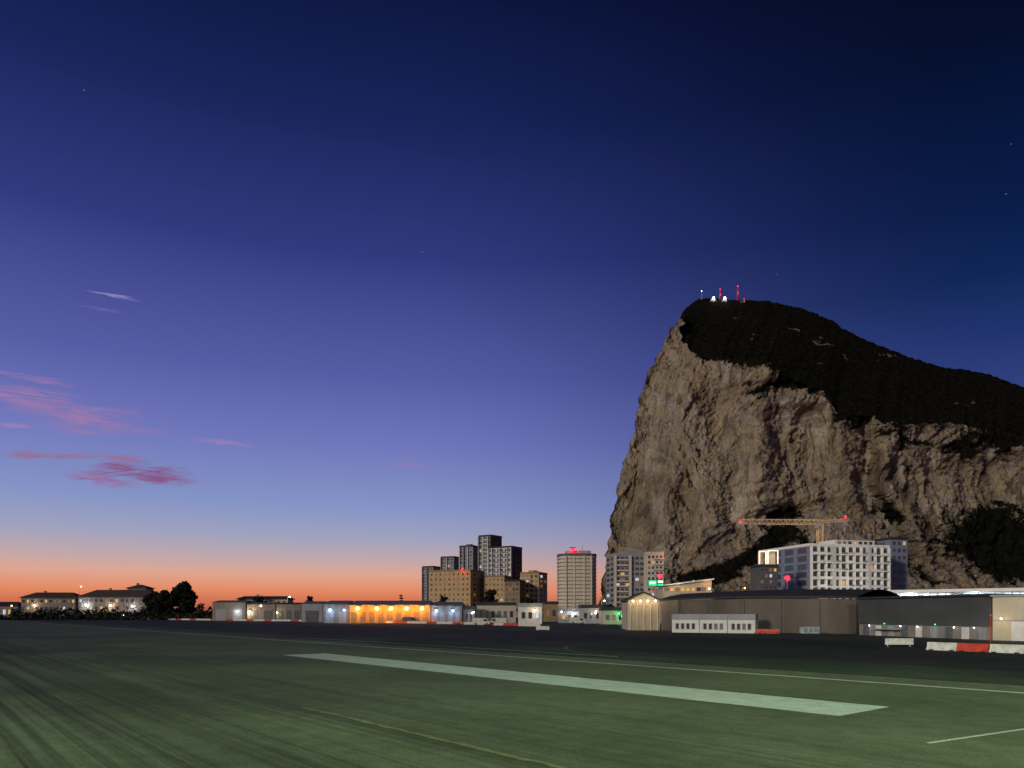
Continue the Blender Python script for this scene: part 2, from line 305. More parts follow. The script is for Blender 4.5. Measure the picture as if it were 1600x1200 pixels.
for i in range(NS+1):
    s=i/NS; ptop=1063+(PXR-1063)*s; B_=interp(yb,ptop)+7*fr(Vector((ptop/16,0,0)),.8,2,4)*min(1,s/.04); R_=interp(yr,ptop)+1.0*fr(Vector((ptop/7,5,0)),.8,2,3)
    for j in range(NF+NSL+NB+1):
        if j<=NF:
            t=j/NF; py=962+(B_-962)*t
        elif j<=NF+NSL:
            t=(j-NF)/NSL; py=B_+(R_-B_)*t
        else:
            t=(j-NF-NSL)/NB; py=R_
        pl=interp(prof,py); px=pl+(PXR-pl)*s
        D=945-90*s-40*math.sin(s*5.5)+35*math.exp(-((s-.02)/.05)**2)
        hgt=(962-py)/490
        if j<=NF:
            talus=max(0,1-(962-py)/110)
            d=D+hgt*70-talus*talus*110
        else:
            hb=(962-B_)/490; d=D+hb*70
            if j<=NF+NSL: d+=t*(70+90*(1-s)) + 60*t*t
            else: d+=70+90*(1-s)+60+t*500
        edge=min(1,s/.03)
        if j<=NF:
            for (cx,cy,rx,ry,a,am) in hollow: d+=am*G2(px,py,cx,cy,rx,ry,a)
            for (cx,cy,rx,ry,a,am) in ridgeb: d-=am*G2(px,py,cx,cy,rx,ry,a)
        p=W(px,py,d)
        if j>NF+NSL: p.z=p.z*(1-t)
        q=Vector((p.x,p.y*.6,p.z))
        wv=Vector((noise.noise(q/70),noise.noise(q/70+Vector((9,3,7))),noise.noise(q/70+Vector((1,8,4)))))
        qq=q+Vector((wv.x*34,wv.y*14,wv.z*34))
        if j<=NF:
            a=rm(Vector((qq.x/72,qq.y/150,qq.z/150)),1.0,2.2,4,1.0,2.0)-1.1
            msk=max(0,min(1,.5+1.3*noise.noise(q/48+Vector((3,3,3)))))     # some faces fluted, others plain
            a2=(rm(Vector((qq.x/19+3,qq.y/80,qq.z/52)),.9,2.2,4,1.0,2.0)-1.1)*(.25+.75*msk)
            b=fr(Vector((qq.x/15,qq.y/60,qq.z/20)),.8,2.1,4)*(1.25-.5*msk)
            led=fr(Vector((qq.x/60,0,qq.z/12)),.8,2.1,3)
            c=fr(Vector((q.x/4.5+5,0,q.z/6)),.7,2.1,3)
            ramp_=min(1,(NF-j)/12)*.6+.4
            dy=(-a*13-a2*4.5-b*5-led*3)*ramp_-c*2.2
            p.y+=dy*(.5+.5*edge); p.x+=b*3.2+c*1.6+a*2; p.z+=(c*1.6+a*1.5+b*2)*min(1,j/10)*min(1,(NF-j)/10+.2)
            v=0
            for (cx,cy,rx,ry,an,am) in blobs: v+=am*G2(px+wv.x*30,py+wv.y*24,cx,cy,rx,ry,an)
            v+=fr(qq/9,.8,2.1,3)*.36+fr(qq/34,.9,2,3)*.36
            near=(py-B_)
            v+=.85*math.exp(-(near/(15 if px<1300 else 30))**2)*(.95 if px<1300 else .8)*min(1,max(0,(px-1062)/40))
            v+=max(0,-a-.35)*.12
            veg_shade.append(v); crk.append(.5+a*.26+a2*.26+b*.16+led*.08)
        else:
            a=fr(q/38,.9,2.1,4); b=fr(q/7,.8,2.1,3)
            fade=max(0,min(1,(j-NF)/8))
            up=1-max(0,min(1,(j-NF)/NSL-.5)/.5)*.88
            p.z+=(a*7*up+b*1.9)*fade*.9; p.y+=a*4*up
            out=fr(Vector((q.x/14,q.y/22,q.z/7))+Vector((4,4,4)),.7,2.1,4)
            pt=sum(G2(px+wv.x*30,py+wv.y*14,*P_) for P_ in patch)
            v=1.35-max(0,out*.75+pt*.6-.55)*2.4-max(0,1-(j-NF)/12)*.35
            if R_+4>py: v=max(v,1.1)
            veg_shade.append(v); crk.append(.25)
        V.append(tuple(p))
NR=NF+NSL+NB+1
for i in range(NS):
    for j in range(NR-1):
        a=i*NR+j; Fc.append((a,a+NR,a+NR+1,a+1))
NQ=14; rows=list(range(0,NF+NSL+1,4)); idx={}
for qi in range(1,NQ+1):
    qv=qi/NQ
    for rI,j in enumerate(rows):
        p0=Vector(V[j]); k=1+ (800*qv)/p0.y
        p=Vector((p0.x*k+qv*60,p0.y*k,p0.z*(1-.35*qv)))
        p+=Vector((fr(p/40,.9,2,4)*10*qv,0,0)); idx[(qi,rI)]=len(V); V.append(tuple(p)); veg_shade.append(.6+fr(p/30,.9,2,3)); crk.append(.5)
nr=len(rows)
for rI in range(nr): idx[(0,rI)]=rows[rI]
for qi in range(NQ):
    for rI in range(nr-1): Fc.append((idx[(qi+1,rI)],idx[(qi,rI)],idx[(qi,rI+1)],idx[(qi+1,rI+1)]))
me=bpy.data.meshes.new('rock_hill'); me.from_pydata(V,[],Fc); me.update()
at=me.attributes.new('veg_shade','FLOAT','POINT'); at.data.foreach_set('value',veg_shade)
at=me.attributes.new('gully_shade_stain','FLOAT','POINT'); at.data.foreach_set('value',crk)
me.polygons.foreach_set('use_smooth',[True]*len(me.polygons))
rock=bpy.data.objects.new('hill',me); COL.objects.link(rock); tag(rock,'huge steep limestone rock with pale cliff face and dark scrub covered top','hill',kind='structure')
m=bpy.data.materials.new('limestone'); m.use_nodes=True; n=m.node_tree.nodes; l=m.node_tree.links; b=n['Principled BSDF']; b.inputs['Roughness'].default_value=1; b.inputs['Specular IOR Level'].default_value=.05
tc=n.new('ShaderNodeTexCoord')
def NN(sc,vec=(1,1,1),det=6,ro=.6,dist=0):
    mp=n.new('ShaderNodeMapping'); mp.inputs['Scale'].default_value=vec; l.new(tc.outputs['Object'],mp.inputs[0])
    t=n.new('ShaderNodeTexNoise'); t.inputs['Scale'].default_value=sc; t.inputs['Detail'].default_value=det; t.inputs['Roughness'].default_value=ro; t.inputs['Distortion'].default_value=dist; l.new(mp.outputs[0],t.inputs['Vector']); return t.outputs[0]
def ramp2(v,stops):
    r=n.new('ShaderNodeValToRGB'); cr=r.color_ramp
    while len(cr.elements)<len(stops): cr.elements.new(.5)
    for e,(p,c) in zip(cr.elements,stops): e.position=p; e.color=tuple(c)+(1,)
    l.new(v,r.inputs[0]); return r.outputs[0]
def mix(f,a,b_,bt='MIX'):
    x=n.new('ShaderNodeMix'); x.data_type='RGBA'; x.blend_type=bt
    if isinstance(f,float): x.inputs['Factor'].default_value=f
    else: l.new(f,x.inputs['Factor'])
    l.new(a,x.inputs['A']); l.new(b_,x.inputs['B']); return x.outputs['Result']
c1=ramp2(NN(.022,(1,1,.6),8,.72,.8),[(.32,(.20,.185,.17)),(.42,(.37,.335,.285)),(.49,(.47,.38,.25)),(.56,(.43,.41,.37)),(.63,(.60,.52,.38)),(.72,(.68,.64,.56))])
c2=ramp2(NN(.10,(1,.6,.2),8,.75,.8),[(.38,(.24,.22,.21)),(.47,(.74,.72,.69)),(.60,(1.0,.98,.95))])
c3=mix(.88,c1,c2,'MULTIPLY')
c4=ramp2(NN(.42,(1,.6,.5),6,.75,.5),[(.38,(.36,.34,.33)),(.48,(.9,.9,.9)),(.64,(1,1,1))])
c5=mix(.8,c3,c4,'MULTIPLY')
aW=n.new('ShaderNodeAttribute'); aW.attribute_name='gully_shade_stain'
c6=ramp2(aW.outputs['Fac'],[(.12,(.28,.26,.25)),(.40,(.82,.80,.77)),(.66,(1,.99,.96))])  # gullies darkened in the colour like occlusion shade, mixed with mineral staining
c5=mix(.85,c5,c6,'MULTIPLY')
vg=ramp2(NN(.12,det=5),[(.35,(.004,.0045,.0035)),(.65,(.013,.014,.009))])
aN=n.new('ShaderNodeAttribute'); aN.attribute_name='veg_shade'
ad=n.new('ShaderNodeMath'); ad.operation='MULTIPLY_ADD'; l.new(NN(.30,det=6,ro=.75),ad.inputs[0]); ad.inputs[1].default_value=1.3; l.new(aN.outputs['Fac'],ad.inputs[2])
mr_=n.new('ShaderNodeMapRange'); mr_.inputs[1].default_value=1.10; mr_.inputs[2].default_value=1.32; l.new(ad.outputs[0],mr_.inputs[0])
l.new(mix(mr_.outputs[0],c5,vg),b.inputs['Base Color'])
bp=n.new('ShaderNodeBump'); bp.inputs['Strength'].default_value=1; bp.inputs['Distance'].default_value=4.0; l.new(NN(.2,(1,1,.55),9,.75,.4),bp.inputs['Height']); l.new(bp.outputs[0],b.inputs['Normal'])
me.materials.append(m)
mb=MB()
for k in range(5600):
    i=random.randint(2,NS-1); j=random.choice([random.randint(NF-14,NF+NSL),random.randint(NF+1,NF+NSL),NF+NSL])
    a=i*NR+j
    if veg_shade[a]<(1.0 if j>NF else .7): continue
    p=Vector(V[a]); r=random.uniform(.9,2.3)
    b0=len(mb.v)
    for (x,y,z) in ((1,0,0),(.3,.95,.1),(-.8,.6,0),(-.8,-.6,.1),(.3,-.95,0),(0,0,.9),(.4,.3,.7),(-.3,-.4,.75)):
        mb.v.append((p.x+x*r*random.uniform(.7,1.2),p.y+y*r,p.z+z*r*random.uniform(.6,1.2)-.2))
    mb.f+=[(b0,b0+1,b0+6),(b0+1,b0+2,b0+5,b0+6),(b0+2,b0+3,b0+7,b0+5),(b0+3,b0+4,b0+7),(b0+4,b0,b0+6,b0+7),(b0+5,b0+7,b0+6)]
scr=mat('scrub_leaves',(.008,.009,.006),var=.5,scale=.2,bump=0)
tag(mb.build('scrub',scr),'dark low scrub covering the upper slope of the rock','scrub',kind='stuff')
# ---------------------------------------------------------------- summit station
def surf(px,off=0):
    best=None
    for i in range(NS+1):
        p=V[i*NR+NF+NSL-off]; q=800+p[0]/p[1]*F
        if best is None or abs(q-px)<best[0]: best=(abs(q-px),p)
    return Vector(best[1])
def mast(px,pytop,label,kindlamp,wid=1.2,redw=True):
    p=surf(px,2); h=HT(pytop,p.y)-p.z; t=thing('radio_mast',label,'mast',p)
    m=MB()
    for sx_ in (-1,1):
        for sy_ in (-1,1): m.tube((sx_*wid,sy_*wid,-2),(sx_*wid*.4,sy_*wid*.4,h),.2,.14,5)
    k=max(3,int(h/3))
    for q in range(k):
        z0=h*q/k; z1=h*(q+1)/k; a=wid*(1-.6*q/k); c=wid*(1-.6*(q+1)/k)
        for sy_ in (-1,1): m.tube((-a,sy_*a,z0),(c,sy_*c,z1),.12,n=4); m.tube((a,sy_*a,z0),(-c,sy_*c,z1),.12,n=4)
    m.build('lattice',redp if redw else steel,t)
    MB().tube((wid*.6,-1,h*.55),(wid*.6,-1.6,h*.55),1.0,.8,10).build('dish',greyc,t)
    lamp(t,(0,-.6,h+.8),kindlamp,.8 if redw else .5,name='beacon')
    if redw: lamp(t,(0,-1.4,h*.45),'rd',.5,name='beacon'); light(t,(0,-3,h*.6),LC['rd'],700,.5)
    return t
mast(1096,456,'thin grey mast at the left end of the summit','wh',.5,False)
mast(1125,453,'shorter red lattice mast on the summit beside the white lights','rd',1.0)
mast(1152,448,'taller red lattice mast on the summit','rd',1.4)
for px,wd,lb in ((1114,8,'small pale station building on the summit, left of the red masts'),(1131,7,'small pale station building on the summit beneath the shorter red mast'),(1160,6,'small dark hut on the summit right of the tallest red mast')):
    p=surf(px,4); A=p+Vector((-wd/2,-4,0)); B=p+Vector((wd/2,-4,0)); A.z=B.z=p.z-1
    t=block('summit_station',lb,'building',A,B,3.5,6,greyc if px<1150 else dgrey,1,3,plant=False,lit=.4)
    if px<1150: lamp(t,(0,-.8,4.6),'wh',1.6,2000,'floodlight')
    else: lamp(t,(1,-.8,5),'rd',.6,200,'beacon')
# ---------------------------------------------------------------- clouds
def cloud(pts,wd,col,al,label,d=9000):
    c0=W(pts[len(pts)//2][0],pts[len(pts)//2][1],d); P=[W(x,y,d) for x,y in pts]
    NU=80;NV=12; v=[];f=[];e=[]
    for i in range(NU+1):
        u=i/NU*(len(P)-1); k=min(int(u),len(P)-2); c=P[k].lerp(P[k+1],u-k); uu=i/NU
        tap=math.sin(PI*min(1,max(0,uu)))**.6
        tan=(P[k+1]-P[k]).normalized(); up=Vector((-tan.z,0,tan.x))
        wob=noise.noise(Vector((uu*6,wd,0)))*wd*.35; ww=wd/F*d*(.35+.65*tap)*(1+.6*noise.noise(Vector((uu*9,wd,3))))
        for j in range(NV+1):
            vv=j/NV*2-1; p=c+up*(vv*ww*.8+wob/F*d)+Vector((vv*ww*.9,vv*ww*2.5,0)); v.append(tuple(p-c0)); e.append(max(0,(1-vv*vv))**1.1*tap)
    for i in range(NU):
        for j in range(NV): a=i*(NV+1)+j; f.append((a,a+NV+1,a+NV+2,a+1))
    me=bpy.data.meshes.new('cloud'); me.from_pydata(v,[],f); me.update(); at=me.attributes.new('edge','FLOAT','POINT'); at.data.foreach_set('value',e)
    m=bpy.data.materials.new('cloud_vapour'); m.use_nodes=True; n=m.node_tree.nodes; l=m.node_tree.links; n.remove(n['Principled BSDF'])
    em=n.new('ShaderNodeEmission'); em.inputs[0].default_value=lin(*col); tr=n.new('ShaderNodeBsdfTransparent'); mxs=n.new('ShaderNodeMixShader')  # emission stands in for sunset light on the cloud
    a=n.new('ShaderNodeAttribute'); a.attribute_name='edge'; tc=n.new('ShaderNodeTexCoord'); mp=n.new('ShaderNodeMapping'); mp.inputs['Rotation'].default_value=(0,math.radians(14),0); mp.inputs['Scale'].default_value=(.0014,.0005,.0085)
    t=n.new('ShaderNodeTexNoise'); t.inputs['Scale'].default_value=1.5; t.inputs['Detail'].default_value=9; t.inputs['Roughness'].default_value=.62; t.inputs['Distortion'].default_value=.9
    l.new(tc.outputs['Object'],mp.inputs[0]); l.new(mp.outputs[0],t.inputs[0])
    r=n.new('ShaderNodeMapRange'); r.inputs[1].default_value=.36; r.inputs[2].default_value=.64; l.new(t.outputs[0],r.inputs[0])
    mu=n.new('ShaderNodeMath'); mu.operation='MULTIPLY'; l.new(r.outputs[0],mu.inputs[0]); l.new(a.outputs['Fac'],mu.inputs[1])
    m2=n.new('ShaderNodeMath'); m2.operation='MULTIPLY'; m2.inputs[1].default_value=al; m2.use_clamp=True; l.new(mu.outputs[0],m2.inputs[0])
    l.new(m2.outputs[0],mxs.inputs[0]); l.new(tr.outputs[0],mxs.inputs[1]); l.new(em.outputs[0],mxs.inputs[2]); l.new(mxs.outputs[0],n['Material Output'].inputs[0])
    me.materials.append(m); o=bpy.data.objects.new('cloud',me); COL.objects.link(o); o.location=c0; tag(o,label,'cloud')
cloud([(-60,592),(0,607),(70,629),(130,652),(190,674),(250,682)],36,(154,120,170),1.4,'largest pink cloud streak slanting down from the left edge of the sky')
cloud([(-40,578),(20,584),(70,594),(112,606)],13,(145,118,172),1.2,'narrow mauve cloud wisp just above the largest pink streak')
cloud([(-40,660),(20,664),(52,669)],9,(158,132,180),1.1,'tiny wisp at the left edge under the largest pink streak')
cloud([(-60,706),(20,710),(100,711),(175,716),(230,722)],17,(148,112,154),1.5,'long thin flat pink cloud reaching in from the left edge')
cloud([(170,722),(205,734),(250,744),(296,760)],25,(134,88,134),1.7,'deep magenta pink cloud, darkest of the cloud streaks')
cloud([(110,734),(150,746),(220,766)],14,(146,112,160),1.7,'thin streak just below left of the deep magenta cloud')
cloud([(138,454),(175,460),(214,472)],11,(138,132,182),1.3,'pale lavender wisp, highest of the clouds')
cloud([(130,478),(160,482),(185,490)],12,(104,106,168),.9,'faint wisp right below the highest lavender wisp')
cloud([(300,683),(345,690),(395,698)],10,(156,128,180),1.2,'small pink wisp to the right of the largest streak')
cloud([(605,719),(640,726),(680,734)],16,(142,122,182),.9,'faint lone wisp near the middle of the sky')
# ---------------------------------------------------------------- trees
def tree(px,d,wpx,pytop,label,group=None,fm=None,pines=False,nq=1500,cat='tree'):
    h=HT(pytop,d); wd=wpx/F*d/2; t=thing('norfolk_pine' if pines else 'tree',label,cat,GX(px,d),0,group); m=MB(); th=h*(.28 if not pines else .98)
    m.tube((0,0,-.2),(0,0,th),h*.03,h*.02 if not pines else .05,7)
    lv=MB()
    def leaf(c,s):
        a=Vector((random.gauss(0,1),random.gauss(0,1),random.gauss(0,1))).normalized(); b_=a.orthogonal().normalized(); c2=a.cross(b_)
        b_*=s; c2*=s*random.uniform(.5,1); lv.poly([c-b_-c2*.3,c-c2,c+b_*.9,c+c2,])
    if pines:
        k=9
        for i in range(k):
            z=h*(.18+.8*i/k); r=wd*(1-.85*i/k)
            for j in range(7):
                a=j*2*PI/7+i; e=Vector((math.cos(a)*r,math.sin(a)*r,z+r*.15)); m.tube((0,0,z),e,.08,.03,4)
                for q in range(9):
                    tt=random.uniform(.2,1); leaf(Vector((0,0,z)).lerp(e,tt)+Vector((random.gauss(0,.12),random.gauss(0,.12),random.gauss(0,.1))),.32)
    else:
        cl=[]; nc=44
        for i in range(nc):
            a=random.uniform(0,2*PI); rr=random.random()**.5*.76; zz=random.uniform(.1,.86)
            k=math.sqrt(max(.15,1-((zz-.38)/.56)**2))
            c=Vector((math.cos(a)*wd*rr*k,math.sin(a)*wd*rr*k*.8,h*zz)); cl.append((c,min(h,wd*1.4)*random.uniform(.13,.22)))
            if i<7: m.tube((0,0,th*.8),c,h*.014,h*.005,5)
        for q in range(nq):
            c,r=random.choice(cl); v=Vector((random.gauss(0,1),random.gauss(0,1),random.gauss(0,.9))); v=v.normalized()*random.uniform(.4,1.1)*r
            p=c+v
            if p.z<h*.04: continue
            leaf(p,random.uniform(.3,.6)*max(.6,h/12))
    m.build('trunk',bark,t); lv.build('crown',fm or foliage,t); return t
tree(258,425,42,916,'broad dark tree, left half of the clump beside the pale houses',nq=5500)
tree(286,430,50,904,'tallest dark tree with domed crown, right half of the clump by the houses',nq=6500)
tree(234,432,26,924,'low dark bushy tree against the right end of the pale house',nq=2500)
tree(314,410,18,940,'small dark tree at the foot of the tallest domed tree',nq=900)
tree(378,400,20,930,'small spreading tree over the roof of the grey shed',nq=900,fm=foliage2)
tree(404,395,34,929,'dark tree beside the lit low building with long window row',nq=2000)
tree(484,390,18,928,'small feathery tree alone behind the long shed',nq=900)
tree(627,300,14,926,'slim tiered pine rising behind the orange lit shed',pines=True)
tree(766,330,30,917,'dark bushy tree in front of the brown apartment blocks',nq=2000)
tree(692,520,24,926,'dark tree at the foot of the widest brown block',nq=900)
tree(826,420,26,930,'small dark tree below the rightmost brown block',nq=900)
tree(952,300,22,940,'small dark tree left of the beige hangar',nq=900)
def fol(mb,px0,px1,step,d0,h0,h1,nn,s0=.8,s1=1.8):
    px=px0
    while px<px1:
        d=d0+random.uniform(-.05,.05)*d0; hh=random.uniform(h0,h1)*(1+.5*noise.noise(Vector((px/30,d0,0)))); c=GX(px,d)
        for q in range(nn):
            a=Vector((random.gauss(0,1),random.gauss(0,1),random.gauss(0,1))).normalized(); b_=a.orthogonal().normalized()*random.uniform(s0,s1); c2=a.cross(b_)
            p=c+Vector((random.gauss(0,s1),random.gauss(0,s1),random.uniform(0,hh))); mb.poly([p-b_-c2*.4,p-c2,p+b_,p+c2*.8])
        px+=step
mb=MB(); fol(mb,-260,1000,3,640,4,9,16)
tag(mb.build('treeline',foliage),'far dark line of trees and bushes along the horizon','treeline',kind='stuff')
mb=MB(); fol(mb,-140,470,1.2,392,.8,3.0,10,.4,.9); fol(mb,20,240,1.4,405,2.5,6.0,16,.4,1)
tag(mb.build('bushes',foliage),'low dark bushes in front of the pale houses at the left','bushes',kind='stuff')
# ---------------------------------------------------------------- houses on the left
def house(label,px0,px1,d,ang,pye,pyr,depth,wall,roofm,cols,floors,lit,inset=.15,cat='house'):
    A,B=rot_pts(px0,px1,d,ang); c,rz,w=frame2(A,B); t=thing('house',label,cat,c,rz); h=HT(pye,d); hr=HT(pyr,d); o=.9
    MB().box(-w/2,w/2,0,depth,-.3,h).build('wall',wall,t)
    i=min(w*inset,depth*.5); m=MB(); v=[(-w/2-o,-o,h-.1),(w/2+o,-o,h-.1),(w/2+o,depth+o,h-.1),(-w/2-o,depth+o,h-.1),(-w/2+i,depth/2,hr),(w/2-i,depth/2,hr),(-w/2-o,-o,h+.2),(w/2+o,-o,h+.2),(w/2+o,depth+o,h+.2),(-w/2-o,depth+o,h+.2)]
    m.v=v; m.f=[(3,2,1,0),(6,7,5,4),(7,8,5),(8,9,4,5),(9,6,4),(0,1,7,6),(1,2,8,7),(2,3,9,8),(3,0,6,9)]; r=m.build('roof',roofm,t)
    MB().box(-w*.2,-w*.2+1.2,depth*.5-.6,depth*.5+.6,(h+hr)/2,hr+1.0).build('chimney',wall,r)
    fh=h/floors; cw=w/cols
    for a in range(floors):
        for b_ in range(cols): window(t,-w/2+cw*(b_+.5),0,fh*(a+.52),cw*.5,fh*.38,0,pick(lit))
    MB().box(-.6,.6,-.1,-.003,0,2.3).build('door',dgrey,t)
    return t
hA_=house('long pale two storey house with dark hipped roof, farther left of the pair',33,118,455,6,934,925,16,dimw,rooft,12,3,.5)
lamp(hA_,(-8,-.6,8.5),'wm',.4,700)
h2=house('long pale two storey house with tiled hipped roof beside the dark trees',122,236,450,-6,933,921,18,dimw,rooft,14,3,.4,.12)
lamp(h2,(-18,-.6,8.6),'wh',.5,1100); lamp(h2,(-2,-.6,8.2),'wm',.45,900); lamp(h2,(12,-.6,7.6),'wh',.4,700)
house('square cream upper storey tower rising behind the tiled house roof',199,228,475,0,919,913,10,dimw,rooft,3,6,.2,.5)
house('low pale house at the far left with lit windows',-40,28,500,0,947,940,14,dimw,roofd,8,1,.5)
h3=house('low lit building with long window row above the grey sheds',372,448,400,0,936,931,12,beige,roofd,9,3,.35,.05,'building')
lamp(h3,(14,-.6,6.6),'wm',.4,400)
# ---------------------------------------------------------------- sheds / low buildings on the left
def shed(name,label,px0,px1,d,ang,py,depth,wall,roofm,rise=1.2,doors=3,doorm=None,cat='shed',pybase=None):
    A,B=rot_pts(px0,px1,d,ang); c,rz,w=frame2(A,B); t=thing(name,label,cat,c,rz); h=HT(py,d)
    MB().box(-w/2,w/2,0,depth,-.3,h).build('wall',wall,t); o=.4
    m=MB(); m.v=[(-w/2-o,-o,h+.01),(w/2+o,-o,h+.01),(w/2+o,depth+o,h+.01),(-w/2-o,depth+o,h+.01),(-w/2+.5,depth/2,h+rise),(w/2-.5,depth/2,h+rise)]
    m.f=[(3,2,1,0),(0,1,5,4),(1,2,5),(2,3,4,5),(3,0,4)]; m.build('roof',roofm,t)
    cw=w/max(1,doors)
    for i in range(doors):
        x=-w/2+cw*(i+.5); q=MB().box(x-cw*.3,x+cw*.3,-.12,-.003,0,h*.62).build('door',doorm or dgrey,t)
        MB().box(x-.25,x+.25,-.17,-.123,h*.33,h*.36).build('door_handle',steel,q)
    return t
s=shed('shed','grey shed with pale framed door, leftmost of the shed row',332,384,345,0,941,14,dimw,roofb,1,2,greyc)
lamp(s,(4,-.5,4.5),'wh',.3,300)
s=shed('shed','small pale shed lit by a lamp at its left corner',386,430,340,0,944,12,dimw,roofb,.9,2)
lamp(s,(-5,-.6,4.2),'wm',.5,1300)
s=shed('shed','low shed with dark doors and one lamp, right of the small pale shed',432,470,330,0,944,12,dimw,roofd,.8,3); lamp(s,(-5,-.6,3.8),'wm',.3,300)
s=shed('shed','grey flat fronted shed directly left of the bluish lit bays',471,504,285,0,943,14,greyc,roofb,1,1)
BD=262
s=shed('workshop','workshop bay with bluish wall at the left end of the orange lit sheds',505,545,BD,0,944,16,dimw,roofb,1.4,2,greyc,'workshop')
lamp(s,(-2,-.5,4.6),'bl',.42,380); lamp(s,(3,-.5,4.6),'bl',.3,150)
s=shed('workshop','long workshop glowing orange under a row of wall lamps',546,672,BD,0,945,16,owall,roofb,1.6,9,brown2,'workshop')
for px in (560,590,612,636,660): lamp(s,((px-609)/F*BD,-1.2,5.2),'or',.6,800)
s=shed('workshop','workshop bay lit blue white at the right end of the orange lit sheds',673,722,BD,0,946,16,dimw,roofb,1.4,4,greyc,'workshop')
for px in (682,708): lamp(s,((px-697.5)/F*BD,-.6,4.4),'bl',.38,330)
for (a,b_,d,py,wl,lb,lk) in ((724,742,250,952,dgrey,'tiny dark kiosk at the right end of the blue white lit bay','wh'),(744,806,262,946,beige,'low beige flat building with dark windows left of the white cube building',None),(810,847,240,948,white,'white cube shaped building with lit doorway','wm'),(850,872,300,944,brown2,'small brown building squeezed left of the round tower base',None),(874,906,262,955,white,'low white building at the foot of the round tower','wh'),(908,940,250,950,greyc,'low grey building left of the small tree and beige hangar','wm'),(942,976,232,954,beige,'small beige building with green lamp beside the beige hangar','gr')):
    A,B=GX(a,d),GX(b_,d); t=block('low_building',lb,'building',A,B,HT(py,d),9,wl,1,max(2,int((b_-a)/10)),lit=.4,plant=False,roofm=roofd if wl!=white else greyc,rooft_=.25,over=.2,hf=.35)
    if lk: lamp(t,(1.5,-.6,HT(py,d)*.8),lk,.25,150)
# ---------------------------------------------------------------- tower blocks
def tower(label,px0,px1,pytop,d,ang,depth,wall,floors,cols,scols,side,sidem=None,lit=.08,balc=None,group=None,roofm=None,name='tower_block',cat='tower block',over=.2,fm=None,wf=.55,hf=.5,plant=True,beacon=None,piers=None):
    A,B=rot_pts(px0,px1,d,ang); t=block(name,label,cat,A,B,HT(pytop,d),depth,wall,floors,cols,scols,side,lit=lit,sidem=sidem,balc=balc,group=group,roofm=roofm,over=over,fm=fm,wf=wf,hf=hf,plant=plant,piers=piers)
    if beacon: lamp(t,(beacon,-1,HT(pytop,d)+2.0),'rd',.8,700,'beacon')
    return t
tower('grey tower block, lowest and leftmost of the stepped group',660,677,887,740,-25,16,greyc,16,4,2,'R',bluegrey,lit=.03,plant=False,piers=[(.04,.7,greyc),(.5,.6,greyc)])
tower('grey tower block second from left in the stepped group',689,709,872,730,-25,16,greyc,18,4,2,'R',bluegrey,lit=.03,plant=False,piers=[(.04,.7,greyc),(.5,.8,white)])
tower('grey tower block directly left of the tallest tower, third in the stepped group',718,739,855,720,-25,16,greyc,20,4,1,'R',bluegrey,lit=.03,piers=[(.05,.8,white),(.35,.5,greyc),(.65,.8,white)])
tower('tallest tower block of the stepped group with dark red side',748,768,839,705,-32,18,greyc,20,4,1,'R',darkred,lit=.03,balc=(.42,.74,white),plant=False,piers=[(.04,.9,greyc),(.4,.8,white),(.76,.8,white),(.98,.6,darkred)])
tower('wide tower block with white balconies and dark right side',763,800,857,680,-28,20,white,14,6,1,'R',darkred,lit=.04,balc=(.2,.8,greyc),plant=False,piers=[(.02,.9,white),(.18,.7,white),(.5,.9,white),(.82,.7,white),(.98,.8,white)],wf=.45)
tower('widest brown apartment block lit warm from the street',670,735,894,600,-20,30,brown,9,9,2,'R',brown,lit=.04,plant=False,beacon=12,wf=.32,hf=.38,roofm=brown2,fm=brown2)
tower('low brown apartment block between the widest brown block and the right one',756,788,902,600,-15,25,brown,8,5,2,'R',brown2,lit=.06,plant=False,wf=.32,hf=.38,roofm=brown2,fm=brown2)
tower('small dark brown block tucked in front of the middle apartments',788,812,909,570,-15,18,brown2,7,4,1,'R',lit=.08,plant=False)
tower('brown apartment block at the right end with bright warm balconies',813,842,897,590,-22,20,brown,9,4,2,'R',cream,lit=.16,balc=(0,.6,cream),roofm=brown2)
d=485; c=GX(903.5,d); R=31.5/F*d*.98; H=HT(868,d); t=thing('round_tower','pale round cornered tower block with horizontal bands and red beacon','tower block',c+Vector((0,R,0)))
def rr_(R,z0,z1,n_=40,pw=.55):
    m=MB(); pts=[]
    for i in range(n_):
        a=2*PI*i/n_; ca,sa=math.cos(a),math.sin(a); pts.append((R*math.copysign(abs(ca)**pw,ca),R*math.copysign(abs(sa)**pw,sa)))
    m.v=[(x,y,z0) for x,y in pts]+[(x,y,z1) for x,y in pts]; n_=len(pts)
    m.f=[tuple(range(n_-1,-1,-1)),tuple(range(n_,2*n_))]+[(i,(i+1)%n_,n_+(i+1)%n_,n_+i) for i in range(n_)]; return m
rr_(R*.965,-.3,H).build('wall',pale,t)
NFL=17
for i in range(NFL):
    z=H*(i+.5)/NFL; rr_(R,z-H/NFL*.22,z+H/NFL*.38).build('floor_band',pale,t)
    rr_(R*.978,z-H/NFL*.45,z-H/NFL*.24).build('window_strip',dimw,t)
for x in (-R*.62,-R*.2,R*.3,R*.66): MB().box(x-.5,x+.5,-R*1.02,-R*.9,0,H).build('pilaster',pale,t)
rf=rr_(R*1.01,H+.01,H+1.4).build('roof',dgrey,t); MB().box(-R*.55,R*.7,-R*.5,R*.5,H+1.42,H+3.8).build('plant_room',greyc,rf)
MB().tube((R*.3,0,H+3.8),(R*.3,0,H+8),.15).build('aerial',steel,rf)
lamp(t,(-3.2,-R*.6,H+4.0),'rd',1.5,2000,'beacon')
